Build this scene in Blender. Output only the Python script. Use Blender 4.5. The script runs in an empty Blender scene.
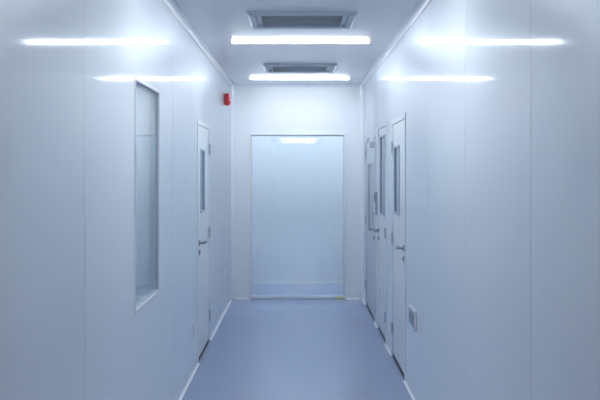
import bpy, bmesh, math
from mathutils import Vector, Matrix
S = bpy.context.scene
COL = S.collection
S.view_settings.view_transform = 'Standard'

XW = 0.85; ZC = 2.765; YB = 10.73; YF = -12.0; T = 0.06
CAMH = 1.635

# ------------------------------------------------------------ materials
def mat(name, color, rough=0.4, metal=0.0, coat=0.0, coat_r=0.05, aniso=0.0, spec=0.5, emis=None, es=0.0):
    m = bpy.data.materials.new(name); m.use_nodes = True
    nt = m.node_tree; b = nt.nodes['Principled BSDF']
    b.inputs['Base Color'].default_value = (*color, 1)
    b.inputs['Roughness'].default_value = rough
    b.inputs['Metallic'].default_value = metal
    b.inputs['Coat Weight'].default_value = coat
    b.inputs['Coat Roughness'].default_value = coat_r
    b.inputs['Anisotropic'].default_value = aniso
    b.inputs['Specular IOR Level'].default_value = spec
    if emis:
        b.inputs['Emission Color'].default_value = (*emis, 1)
        b.inputs['Emission Strength'].default_value = es
    return m

def add_noise(m, scale=(1,1,1), strength=0.05, dist=0.01, nscale=1.0, detail=1.0, colvar=0.0):
    nt = m.node_tree; b = nt.nodes['Principled BSDF']
    tc = nt.nodes.new('ShaderNodeTexCoord'); mp = nt.nodes.new('ShaderNodeMapping')
    mp.inputs['Scale'].default_value = scale
    n = nt.nodes.new('ShaderNodeTexNoise'); n.inputs['Scale'].default_value = nscale
    n.inputs['Detail'].default_value = detail
    nt.links.new(tc.outputs['Object'], mp.inputs[0]); nt.links.new(mp.outputs[0], n.inputs['Vector'])
    if strength:
        bp = nt.nodes.new('ShaderNodeBump'); bp.inputs['Strength'].default_value = strength
        bp.inputs['Distance'].default_value = dist
        nt.links.new(n.outputs['Fac'], bp.inputs['Height'])
        nt.links.new(bp.outputs[0], b.inputs['Normal'])
    if colvar:
        c = b.inputs['Base Color'].default_value
        mx = nt.nodes.new('ShaderNodeMix'); mx.data_type = 'RGBA'
        mx.inputs[6].default_value = (c[0]*(1-colvar), c[1]*(1-colvar), c[2]*(1-colvar), 1)
        mx.inputs[7].default_value = (min(1,c[0]*(1+colvar)), min(1,c[1]*(1+colvar)), min(1,c[2]*(1+colvar)), 1)
        nt.links.new(n.outputs['Fac'], mx.inputs[0]); nt.links.new(mx.outputs[2], b.inputs['Base Color'])

M_wall = mat('wall_panel_paint', (0.81,0.84,0.87), rough=0.42, coat=0.6, coat_r=0.08)
add_noise(M_wall, (1,1,0.12), 0.2, 0.006, 1.6, 0.5)
# roller-coated steel sheet: faint vertical grain that stretches highlights along the panel height
nt = M_wall.node_tree; b = nt.nodes['Principled BSDF']
an = nt.nodes.new('ShaderNodeBsdfAnisotropic'); an.inputs['Roughness'].default_value=0.42; an.inputs['Anisotropy'].default_value=0.73
an.inputs['Color'].default_value=(0.9,0.94,1.0,1)
tv = nt.nodes.new('ShaderNodeCombineXYZ'); tv.inputs[1].default_value=1.0
nt.links.new(tv.outputs[0], an.inputs['Tangent'])
fr = nt.nodes.new('ShaderNodeFresnel'); fr.inputs[0].default_value=2.4
ms = nt.nodes.new('ShaderNodeMixShader'); out=[n for n in nt.nodes if n.type=='OUTPUT_MATERIAL'][0]
nt.links.new(fr.outputs[0],ms.inputs[0]); nt.links.new(b.outputs[0],ms.inputs[1]); nt.links.new(an.outputs[0],ms.inputs[2])
nt.links.new(ms.outputs[0],out.inputs[0])

M_wallend = mat('end_wall_paint', (0.79,0.82,0.86), rough=0.4, coat=0.1)
add_noise(M_wallend, (1,1,0.2), 0.1, 0.004, 2.0)
M_ceil = mat('ceiling_panel_paint', (0.83,0.865,0.90), rough=0.35, coat=0.2, coat_r=0.12)
add_noise(M_ceil, (1,1,1), 0.1, 0.004, 1.5)
M_floor = mat('vinyl_floor', (0.225,0.285,0.47), rough=0.25, coat=0.6, coat_r=0.13)
add_noise(M_floor, (1,1,1), 0.04, 0.002, 90.0, 4.0, 0.28)
M_alu = mat('white_aluminium_cove', (0.78,0.82,0.88), rough=0.25, metal=0.0, coat=0.5)
add_noise(M_alu, (1,1,1), 0.02, 0.001, 30)
M_metal = mat('brushed_steel', (0.62,0.65,0.70), rough=0.28, metal=1.0)
M_handle = mat('handle_steel', (0.38,0.40,0.44), rough=0.25, metal=1.0); add_noise(M_handle,(1,1,1),0.02,0.001,60)
M_seam = mat('seam_sealant', (0.72,0.76,0.81), rough=0.6); add_noise(M_seam,(1,1,1),0.02,0.001,60)
add_noise(M_metal, (1,1,20), 0.03, 0.001, 20)
M_frame = mat('frame_anodised', (0.80,0.83,0.87), rough=0.35, metal=0.0)
add_noise(M_frame, (1,1,1), 0.02, 0.001, 30)
M_dark = mat('dark_rubber', (0.03,0.035,0.05), rough=0.5); add_noise(M_dark,(1,1,1),0.02,0.001,60)
M_grey = mat('grey_plastic', (0.36,0.42,0.52), rough=0.4); add_noise(M_grey,(1,1,1),0.02,0.001,60)
M_diff = mat('diffuser_metal', (0.56,0.62,0.70), rough=0.4); add_noise(M_diff,(1,1,1),0.02,0.001,60)
M_gask = mat('window_gasket', (0.50,0.60,0.68), rough=0.5); add_noise(M_gask,(1,1,1),0.02,0.001,60)
M_back = mat('vision_blind', (0.66,0.71,0.78), rough=0.5); add_noise(M_back,(1,1,1),0.02,0.001,60)
M_door = mat('door_paint', (0.80,0.83,0.865), rough=0.35, coat=0.4, coat_r=0.08); add_noise(M_door,(1,1,0.3),0.1,0.003,2)
M_red = mat('red_plastic', (0.75,0.03,0.05), rough=0.35); add_noise(M_red,(1,1,1),0.02,0.001,60)
M_yel = mat('yellow_label', (0.75,0.80,0.15), rough=0.5); add_noise(M_yel,(1,1,1),0.0,0.001,60,1,0.1)
M_white = mat('white_plastic', (0.8,0.83,0.87), rough=0.35); add_noise(M_white,(1,1,1),0.02,0.001,60)
M_room = mat('adjacent_room_paint', (0.75,0.80,0.845), rough=0.45); add_noise(M_room,(1,1,0.2),0.05,0.002,2)

def emat(name, col, st):
    m = bpy.data.materials.new(name); m.use_nodes=True; nt=m.node_tree; nt.nodes.clear()
    e=nt.nodes.new('ShaderNodeEmission'); e.inputs[0].default_value=(*col,1); e.inputs[1].default_value=st
    o=nt.nodes.new('ShaderNodeOutputMaterial'); nt.links.new(e.outputs[0],o.inputs[0]); return m
M_led = emat('led_diffuser_light', (0.865,0.935,1.0), 46.0)
M_led_fill = emat('adjacent_fill_light', (0.85,0.935,1.0), 50.0)  # emitter for the unseen lamps added in the adjacent rooms

def glass(name, tint):
    m = bpy.data.materials.new(name); m.use_nodes=True; nt=m.node_tree; nt.nodes.clear()
    t=nt.nodes.new('ShaderNodeBsdfTransparent'); t.inputs[0].default_value=(*tint,1)
    g=nt.nodes.new('ShaderNodeBsdfGlossy'); g.inputs['Roughness'].default_value=0.015
    # two-sided Schlick reflectance for a thin pane
    geo=nt.nodes.new('ShaderNodeNewGeometry')
    dt=nt.nodes.new('ShaderNodeVectorMath'); dt.operation='DOT_PRODUCT'
    nt.links.new(geo.outputs['Incoming'],dt.inputs[0]); nt.links.new(geo.outputs['Normal'],dt.inputs[1])
    def M(op,a,b=None):
        n=nt.nodes.new('ShaderNodeMath'); n.operation=op
        for i,v in enumerate((a,b)):
            if v is None: continue
            if isinstance(v,(int,float)): n.inputs[i].default_value=v
            else: nt.links.new(v,n.inputs[i])
        return n.outputs[0]
    c=M('ABSOLUTE',dt.outputs['Value']); k=M('POWER',M('SUBTRACT',1.0,c),5.0)
    F=M('ADD',M('MULTIPLY',k,0.93),0.07)
    mx=nt.nodes.new('ShaderNodeMixShader'); o=nt.nodes.new('ShaderNodeOutputMaterial')
    nt.links.new(F,mx.inputs[0]); nt.links.new(t.outputs[0],mx.inputs[1]); nt.links.new(g.outputs[0],mx.inputs[2])
    nt.links.new(mx.outputs[0],o.inputs[0]); return m
M_glass = glass('window_glass', (0.93,0.96,0.98))
M_dglass = glass('door_vision_glass', (0.75,0.83,0.90))

# ------------------------------------------------------------ geometry helpers
def obj_from_bm(bm, name, mats, parent=None, bevel=0.0, smooth=False):
    bmesh.ops.recalc_face_normals(bm, faces=bm.faces[:])
    me = bpy.data.meshes.new(name); bm.to_mesh(me); bm.free()
    for m in (mats if isinstance(mats,(list,tuple)) else [mats]): me.materials.append(m)
    o = bpy.data.objects.new(name, me); COL.objects.link(o)
    if smooth:
        for p in me.polygons: p.use_smooth = True
    if bevel:
        md = o.modifiers.new('bevel','BEVEL'); md.width=bevel; md.segments=2; md.limit_method='ANGLE'
    if parent: o.parent = parent
    return o

def bm_box(bm, a, b, mi=0):
    x0,y0,z0 = [min(a[i],b[i]) for i in range(3)]; x1,y1,z1=[max(a[i],b[i]) for i in range(3)]
    v=[bm.verts.new(p) for p in [(x0,y0,z0),(x1,y0,z0),(x1,y1,z0),(x0,y1,z0),(x0,y0,z1),(x1,y0,z1),(x1,y1,z1),(x0,y1,z1)]]
    for f in [(0,3,2,1),(4,5,6,7),(0,1,5,4),(1,2,6,5),(2,3,7,6),(3,0,4,7)]:
        fc=bm.faces.new([v[i] for i in f]); fc.material_index=mi

def bm_prism(bm, pts, vec, mi=0):
    vec=Vector(vec); A=[bm.verts.new(p) for p in pts]; B=[bm.verts.new(Vector(p)+vec) for p in pts]
    n=len(pts)
    for f in ([A[::-1]],[B]): bm.faces.new(f[0]).material_index=mi
    for i in range(n): bm.faces.new([A[i],A[(i+1)%n],B[(i+1)%n],B[i]]).material_index=mi

def bm_cyl(bm, p0, p1, r, seg=16, mi=0, r2=None):
    p0=Vector(p0); p1=Vector(p1); d=(p1-p0); L=d.length
    rot=Vector((0,0,1)).rotation_difference(d).to_matrix().to_4x4()
    res=bmesh.ops.create_cone(bm, cap_ends=True, segments=seg, radius1=r, radius2=r if r2 is None else r2, depth=L,
        matrix=Matrix.Translation((p0+p1)/2)@rot)
    for v in res['verts']:
        for f in v.link_faces: f.material_index=mi

def boxes(name, lst, mats, parent=None, bevel=0.0):
    bm=bmesh.new()
    for it in lst: bm_box(bm, it[0], it[1], it[2] if len(it)>2 else 0)
    return obj_from_bm(bm,name,mats,parent,bevel)

def pane(name, f, d, u0,u1,z0,z1, material, parent):
    bm=bmesh.new(); bm.faces.new([bm.verts.new(q) for q in (f(u0,d,z0),f(u1,d,z0),f(u1,d,z1),f(u0,d,z1))])
    return obj_from_bm(bm,name,material,parent)

def empty(name, loc=(0,0,0)):
    e=bpy.data.objects.new(name,None); e.empty_display_size=0.1; COL.objects.link(e); return e

# map (u along wall, d depth out of wall into corridor, z) to world
def mp(side):
    if side=='L': return lambda u,d,z:(-XW+d,u,z)
    if side=='R': return lambda u,d,z:(XW-d,u,z)
    if side=='B': return lambda u,d,z:(u,YB-d,z)

def wall(name, side, u0, u1, holes, seams, material, zt=ZC):
    f=mp(side); bm=bmesh.new(); g=0.0016
    us=sorted(set([u0,u1]+[h[0] for h in holes]+[h[1] for h in holes]+[s for s in seams if u0<s<u1]))
    for i in range(len(us)-1):
        a,b=us[i],us[i+1]; mid=(a+b)/2
        hs=sorted([(h[2],h[3]) for h in holes if h[0]<mid<h[1]])
        z=0.0; segs=[]
        for h in hs:
            if h[0]>z+1e-4: segs.append((z,h[0]))
            z=h[1]
        if z<zt: segs.append((z,zt))
        aa=a+(g if a in seams else 0); bb=b-(g if b in seams else 0)
        for (z0,z1) in segs:
            bm_box(bm,f(aa,0,z0),f(bb,-T,z1))
            # backing strip so that seams are shallow sealant-filled grooves
            bm_box(bm,f(a,-0.0006,z0),f(b,-T-0.004,z1),1)
    return obj_from_bm(bm,name,[material,M_seam])

# ------------------------------------------------------------ openings
WIN_L=(4.37,5.16,0.885,2.14)
DOOR_L=(7.12,8.10,0.0,2.09)
DOOR_R1=(6.52,7.44,0.0,2.10)
DOOR_R2=(7.92,8.74,0.0,2.12)
DOOR_R3=(9.05,10.30,0.0,2.04)
WIN_B=(-0.615,0.635,0.006,2.135)

seamsL=[-10+1.18*i+0.35 for i in range(18)]
seamsL=[s for s in seamsL if not any(h[0]-0.02<s<h[1]+0.02 for h in (WIN_L,DOOR_L))]
seamsR=[-10+1.18*i+0.05 for i in range(18)]
seamsR=[s for s in seamsR if not any(h[0]-0.02<s<h[1]+0.02 for h in (DOOR_R1,DOOR_R2,DOOR_R3))]
wall('wall_left','L',YF,YB,[WIN_L,DOOR_L],seamsL,M_wall)
wall('wall_right','R',YF,YB,[DOOR_R1,DOOR_R2,DOOR_R3],seamsR,M_wall)
wall('wall_back','B',-XW-T,XW+T,[WIN_B],[],M_wallend)
boxes('wall_front',[((-XW-T,YF-T,0),(XW+T,YF,ZC))],M_wallend)
boxes('floor',[((-3.4,YF-0.1,-0.05),(3.4,13.2,0))],M_floor)

# ceiling with panel seams across the corridor
bm=bmesh.new(); y=YF
while y<YB:
    y2=min(y+1.18,YB)
    bm_box(bm,(-XW-T,y+0.001,ZC),(XW+T,y2-0.001,ZC+0.05)); y=y2
bm_box(bm,(-XW-T,YF,ZC+0.004),(XW+T,YB+T,ZC+0.06))
obj_from_bm(bm,'ceiling',M_ceil)

# ------------------------------------------------------------ adjacent rooms
def room(tag, x0,x1,y0,y1, sides):
    t=0.05
    if 'W' in sides: boxes('wall_%s_west'%tag,[((x0-t,y0-t,0),(x0,y1+t,ZC))],M_room)
    if 'E' in sides: boxes('wall_%s_east'%tag,[((x1,y0-t,0),(x1+t,y1+t,ZC))],M_room)
    if 'S' in sides: boxes('wall_%s_south'%tag,[((x0,y0-t,0),(x1,y0,ZC))],M_room)
    if 'N' in sides:
        L=[]; x=x0
        while x<x1-1e-4:
            xe=min(x+0.6,x1); L.append(((x+0.0015,y1,0),(xe-0.0015,y1+t,ZC))); x=xe
        L.append(((x0,y1+0.003,0),(x1,y1+t,ZC)))
        boxes('wall_%s_north'%tag,L,M_room)
        boxes('baseboard_%s_north'%tag,[((x0,y1-0.012,0),(x1,y1,0.045))],M_frame)
    boxes('ceiling_%s'%tag,[((x0,y0,ZC),(x1,y1,ZC+0.05))],M_ceil)
room('observation',-2.4,2.4,YB+T+0.004,12.1,'WEN')
room('side',-3.2,-XW-T-0.004,2.6,8.9,'WSN')

# ------------------------------------------------------------ coves and trims
def cove(name, corner, du, dv, length_vec, r=0.045, material=M_alu, parent=None, concave=True):
    corner=Vector(corner); du=Vector(du); dv=Vector(dv); pts=[corner.copy()]
    n=8
    pts.append(corner+du*r)
    for i in range(1,n):
        a=math.radians(90*i/n)
        pts.append(corner+du*(r-r*math.sin(a))+dv*(r-r*math.cos(a)))
    pts.append(corner+dv*r)
    bm=bmesh.new(); bm_prism(bm,pts,length_vec)
    # small mounting lips on each side
    return obj_from_bm(bm,name,material,parent)
L=YB-YF
cove('trim_1',(-XW,YF,ZC),(1,0,0),(0,0,-1),(0,L,0),0.05)
cove('trim_2',(XW,YF,ZC),(-1,0,0),(0,0,-1),(0,L,0),0.05)
cove('trim_3',(-XW+0.05,YB,ZC),(0,-1,0),(0,0,-1),(2*XW-0.1,0,0),0.04)
cove('trim_4',(-XW,YB,0),(1,0,0),(0,-1,0),(0,0,ZC),0.045)
cove('trim_5',(XW,YB,0),(-1,0,0),(0,-1,0),(0,0,ZC),0.045)
def base(name, side, spans):
    p=empty(name); s=-1 if side=='L' else 1
    for i,(a,b) in enumerate(spans):
        cove('segment_%d'%(i+1),(s*XW,a,0),(-s,0,0),(0,0,1),(0,b-a,0),0.022,M_alu,p)
base('baseboard_left','L',[(YF,DOOR_L[0]),(DOOR_L[1],YB-0.045)])
base('baseboard_right','R',[(YF,DOOR_R1[0]),(DOOR_R1[1],DOOR_R2[0]),(DOOR_R2[1],DOOR_R3[0]),(DOOR_R3[1],YB-0.045)])
bp_=empty('baseboard_back')
cove('segment_1',(-XW+0.045,YB,0),(0,-1,0),(0,0,1),(WIN_B[0]+XW-0.045,0,0),0.022,M_alu,bp_)
cove('segment_2',(WIN_B[1],YB,0),(0,-1,0),(0,0,1),(XW-0.045-WIN_B[1],0,0),0.022,M_alu,bp_)

# ------------------------------------------------------------ windows
def ring(f,u0,u1,z0,z1,w,d0,d1,mi=0):
    return [(f(u0,d0,z0),f(u0+w,d1,z1),mi),(f(u1-w,d0,z0),f(u1,d1,z1),mi),
            (f(u0+w,d0,z0),f(u1-w,d1,z0+w),mi),(f(u0+w,d0,z1-w),f(u1-w,d1,z1),mi)]
def window(name, side, o, w=0.03, proud=0.003, fm=None, gw=0.006):
    f=mp(side); p=empty(name); e=0.0005
    u0,u1,z0,z1=o[0]+e,o[1]-e,o[2]+e,o[3]-e
    boxes('frame',ring(f,u0,u1,z0,z1,w,-T,proud),fm or M_frame,p,0.002)
    boxes('gasket',ring(f,u0+w,u1-w,z0+w,z1-w,gw,-T+0.008,-0.006),M_gask,p)
    pane('outer_pane',f,-0.012,u0+w+gw,u1-w-gw,z0+w+gw,z1-w-gw,M_glass,p)
    pane('inner_pane',f,-T+0.014,u0+w+gw,u1-w-gw,z0+w+gw,z1-w-gw,M_glass,p)
    return p
window('window_1','L',WIN_L,0.022)
pw=window('window_2','B',WIN_B,0.024,0.012,None,0.012)
f=mp('B')
boxes('warning_label',[(f(0.50,0.0122,0.010),f(0.60,0.0132,0.026))],M_yel,pw)

# ------------------------------------------------------------ doors
def door(name, side, o, win, handle_u, hz=1.03, hinge_u=None, slab_mat=None, frame_mat=None, closer=False, steel=False, win_frame=None):
    f=mp(side); p=empty(name); e=0.0005; fw=0.045
    u0,u1,z0,z1=o[0]+e,o[1]-e,0.0,o[3]-e
    fm=frame_mat or M_frame; sm=slab_mat or M_door
    boxes('frame',[(f(u0,-T,0),f(u0+fw,0.004,z1)),(f(u1-fw,-T,0),f(u1,0.004,z1)),(f(u0+fw,-T,z1-fw),f(u1-fw,0.004,z1))],fm,p,0.002)
    # frame rebate
    boxes('stop',[(f(u0+fw,-T,0),f(u0+fw+0.012,-T+0.012,z1-fw)),(f(u1-fw-0.012,-T,0),f(u1-fw,-T+0.012,z1-fw))],M_diff,p)
    a,b=u0+fw+0.003,u1-fw-0.003; zt=z1-fw-0.003; zb=0.012
    wu0,wu1,wz0,wz1=win; d0,d1=-0.046,-0.002
    boxes('leaf',[(f(a,d0,zb),f(wu0,d1,zt)),(f(wu1,d0,zb),f(b,d1,zt)),(f(wu0,d0,zb),f(wu1,d1,wz0)),(f(wu0,d0,wz1),f(wu1,d1,zt))],sm,p)
    boxes('vision_frame',ring(f,wu0,wu1,wz0,wz1,0.02,d0,0.004),win_frame or M_grey,p,0.002)
    pane('vision_glass',f,-0.008,wu0+0.02,wu1-0.02,wz0+0.02,wz1-0.02,M_dglass,p)
    boxes('vision_backing',[(f(wu0+0.02,-0.016,wz0+0.02),f(wu1-0.02,-0.044,wz1-0.02))],M_back,p)
    boxes('shadow_gap_seal',[(f(a,-0.04,0.0),f(b,0.0015,0.03))],M_dark,p)  # drop seal, coloured dark to stand in for the shadow gap under the door
    # lever handle
    s=1 if handle_u<(u0+u1)/2 else -1
    bm=bmesh.new()
    bm_cyl(bm,f(handle_u,-0.002,hz),f(handle_u,0.008,hz),0.027,20)
    bm_cyl(bm,f(handle_u,0.006,hz),f(handle_u,0.055,hz),0.010,14)
    bm_cyl(bm,f(handle_u-s*0.01,0.052,hz),f(handle_u+s*0.125,0.052,hz),0.0095,14)
    bm_cyl(bm,f(handle_u+s*0.122,0.052,hz),f(handle_u+s*0.122,0.022,hz),0.0085,14)
    bm_cyl(bm,f(handle_u,-0.002,hz-0.085),f(handle_u,0.008,hz-0.085),0.022,20)
    bm_cyl(bm,f(handle_u,0.008,hz-0.085),f(handle_u,0.013,hz-0.085),0.009,12)
    obj_from_bm(bm,'lever_handle',M_handle,p)
    # hinges on opposite side
    hu=b if s==1 else a
    bm=bmesh.new()
    for hz_ in (0.25,1.05,1.85):
        bm_cyl(bm,f(hu,0.008,hz_-0.05),f(hu,0.008,hz_+0.05),0.008,12)
        bm_box(bm,f(hu-0.03,0.0,hz_-0.045),f(hu+0.03,0.005,hz_+0.045))
    obj_from_bm(bm,'hinges',M_metal,p)
    if closer:
        bm=bmesh.new()
        bm_box(bm,f(a+0.05,-0.002,zt-0.09),f(a+0.30,0.05,zt-0.03))
        bm_box(bm,f(a+0.20,0.05,zt-0.03),f(a+0.23,0.065,zt+0.02))
        bm_box(bm,f(a+0.20,0.04,zt+0.02),f(a+0.50,0.055,zt+0.035))
        obj_from_bm(bm,'door_closer',M_metal,p,0.003)
    return p
door('door_1','L',DOOR_L,(7.36,7.66,1.27,1.84),7.22,1.02)
door('door_2','R',DOOR_R1,(6.92,7.28,1.27,1.86),6.62,1.03)
door('door_3','R',DOOR_R2,(8.08,8.52,1.20,2.00),8.64,1.03)
door('door_4','R',DOOR_R3,(9.40,9.95,0.95,1.75),9.14,1.0,slab_mat=M_metal,frame_mat=M_metal,closer=True,win_frame=M_metal)

# access lock panel fixed on the door_4 frame side
def gadget(name, side, u0,u1,z0,z1,th, body, parts):
    f=mp(side); p=empty(name)
    boxes('back_plate',[(f(u0,0.0002,z0),f(u1,th,z1))],body,p,0.004)
    for i,(nm,a,b,c,d,e0,e1,m) in enumerate(parts):
        boxes(nm,[(f(a,e0,c),f(b,e1,d))],m,p,0.0015)
    return p
gadget('power_socket','R',5.93,6.23,0.50,0.65,0.014,M_white,
  [('socket_face',5.95,6.07,0.52,0.63,0.014,0.018,M_grey),('socket_face_b',6.09,6.21,0.52,0.63,0.014,0.018,M_grey),
   ('pin_slot',5.99,6.00,0.56,0.60,0.018,0.0185,M_dark),('pin_slot_b',6.02,6.03,0.56,0.60,0.018,0.0185,M_dark),
   ('pin_slot_c',6.13,6.14,0.56,0.60,0.018,0.0185,M_dark),('pin_slot_d',6.16,6.17,0.56,0.60,0.018,0.0185,M_dark)])
gadget('wall_socket','L',6.82,6.92,0.28,0.37,0.010,M_white,[('socket_face',6.84,6.90,0.295,0.355,0.010,0.014,M_frame)])
gadget('wall_socket','L',9.60,9.80,0.42,0.50,0.010,M_white,[('socket_face',9.63,9.77,0.44,0.48,0.010,0.014,M_frame)])
gadget('light_switch','L',8.35,8.44,1.22,1.31,0.010,M_white,[('rocker',8.37,8.42,1.24,1.29,0.010,0.015,M_white)])
gadget('access_control_panel','R',8.84,8.95,1.18,1.42,0.022,M_grey,[('screen',8.86,8.93,1.32,1.40,0.022,0.024,M_dark),('keypad',8.86,8.93,1.20,1.30,0.022,0.025,M_frame)])

# fire alarm sounder / strobe
f=mp('L'); p=empty('fire_alarm')
boxes('housing',[(f(9.78,0.0002,2.42),f(9.90,0.05,2.56))],M_red,p,0.008)
bm=bmesh.new(); bm_cyl(bm,f(9.84,0.05,2.52),f(9.84,0.075,2.52),0.03,20,0,0.022); obj_from_bm(bm,'strobe_lens',M_white,p)
bm=bmesh.new(); bm_cyl(bm,f(9.84,0.05,2.455),f(9.84,0.062,2.455),0.022,20); obj_from_bm(bm,'sounder',M_red,p)

# ------------------------------------------------------------ ceiling lights
def lamp(name, y, x=0.0, hw=0.6, led=M_led):
    p=empty(name); w=0.045; z=ZC
    bm=bmesh.new(); bm_box(bm,(x-hw,y-w,z-0.004),(x+hw,y+w,z-0.0005)); obj_from_bm(bm,'body',M_white,p)
    # rounded diffuser profile
    pts=[]; n=10
    for i in range(n+1):
        a=math.pi*i/n
        pts.append((x-hw+0.012,y-w*0.93*math.cos(a),z-0.004-0.014*math.sin(a)**0.6))
    bm=bmesh.new(); bm_prism(bm,pts,(2*hw-0.024,0,0)); obj_from_bm(bm,'diffuser',led,p)
    bm=bmesh.new()
    for xs in (x-hw,x+hw-0.012):
        pp=[(xs,y-w,z-0.004),(xs,y+w,z-0.004),(xs,y+w*0.85,z-0.016),(xs,y+w*0.5,z-0.020),(xs,y-w*0.5,z-0.020),(xs,y-w*0.85,z-0.016)]
        bm_prism(bm,pp,(0.012,0,0))
    obj_from_bm(bm,'end_caps',M_white,p)
for y in (7.19,10.01,4.37,-1.27,-4.09,-6.91,-9.73):
    lamp('ceiling_light',y,0.03)
lamp('ceiling_light',11.3,0.0,0.6,M_led_fill)  # this and the next two: unseen lamps added to brighten the observation room
lamp('ceiling_light',11.3,-1.5,0.6,M_led_fill)
lamp('ceiling_light',11.3,1.5,0.6,M_led_fill)
lamp('ceiling_light',6.0,-1.9,0.6,M_led_fill)  # this and the next: unseen lamps added to light the side room
lamp('ceiling_light',8.0,-1.9,0.6,M_led_fill)

# ------------------------------------------------------------ ceiling air diffusers
def diffuser(name, x, y0, y1, hw=0.39):
    p=empty(name); z=ZC-0.0005; yc=(y0+y1)/2; hd=(y1-y0)/2
    bm=bmesh.new()
    def frame_ring(hx0,hy0,z0,hx1,hy1,z1):
        A=[(x-hx0,yc-hy0,z0),(x+hx0,yc-hy0,z0),(x+hx0,yc+hy0,z0),(x-hx0,yc+hy0,z0)]
        B=[(x-hx1,yc-hy1,z1),(x+hx1,yc-hy1,z1),(x+hx1,yc+hy1,z1),(x-hx1,yc+hy1,z1)]
        VA=[bm.verts.new(q) for q in A]; VB=[bm.verts.new(q) for q in B]
        for i in range(4): bm.faces.new([VA[i],VA[(i+1)%4],VB[(i+1)%4],VB[i]])
    frame_ring(hw,hd,z,hw,hd,z-0.012)
    frame_ring(hw,hd,z-0.012,hw-0.02,hd-0.02,z-0.028)
    frame_ring(hw-0.02,hd-0.02,z-0.028,hw-0.055,hd-0.055,z-0.022)
    frame_ring(hw-0.055,hd-0.055,z-0.022,hw-0.06,hd-0.06,z-0.002)
    obj_from_bm(bm,'frame',M_diff,p)
    boxes('plenum',[((x-hw+0.05,yc-hd+0.05,z-0.003),(x+hw-0.05,yc+hd-0.05,z))],M_frame,p)
    # louvre blades
    bm=bmesh.new(); n=6; hy=hd-0.065
    for i in range(n):
        yy=yc-hy+2*hy*(i+0.5)/n
        bm_prism(bm,[(x-hw+0.10,yy+0.012,z-0.004),(x-hw+0.10,yy+0.009,z-0.004),(x-hw+0.10,yy-0.013,z-0.020),(x-hw+0.10,yy-0.010,z-0.020)],(2*hw-0.20,0,0))
    obj_from_bm(bm,'louvres',M_frame,p)
    boxes('louvre_rails',[((x-hw+0.092,yc-hy,z-0.022),(x-hw+0.10,yc+hy,z-0.003)),((x+hw-0.10,yc-hy,z-0.022),(x+hw-0.092,yc+hy,z-0.003))],M_diff,p)
diffuser('air_diffuser',0.035,5.86,6.43)
diffuser('air_diffuser',0.03,8.70,9.27)
diffuser('air_diffuser',0.03,-2.9,-2.33)

# ------------------------------------------------------------ world + camera
w=bpy.data.worlds.new('world'); S.world=w; w.use_nodes=True
w.node_tree.nodes['Background'].inputs[0].default_value=(0.5,0.6,0.7,1); w.node_tree.nodes['Background'].inputs[1].default_value=0.2
cam=bpy.data.cameras.new('camera'); co=bpy.data.objects.new('camera',cam); COL.objects.link(co)
co.location=(0,0,CAMH); co.rotation_euler=(math.radians(90),0,0)
cam.lens=50; cam.sensor_width=36; cam.shift_x=3/600; cam.shift_y=-28/600; cam.clip_start=0.05
S.camera=co
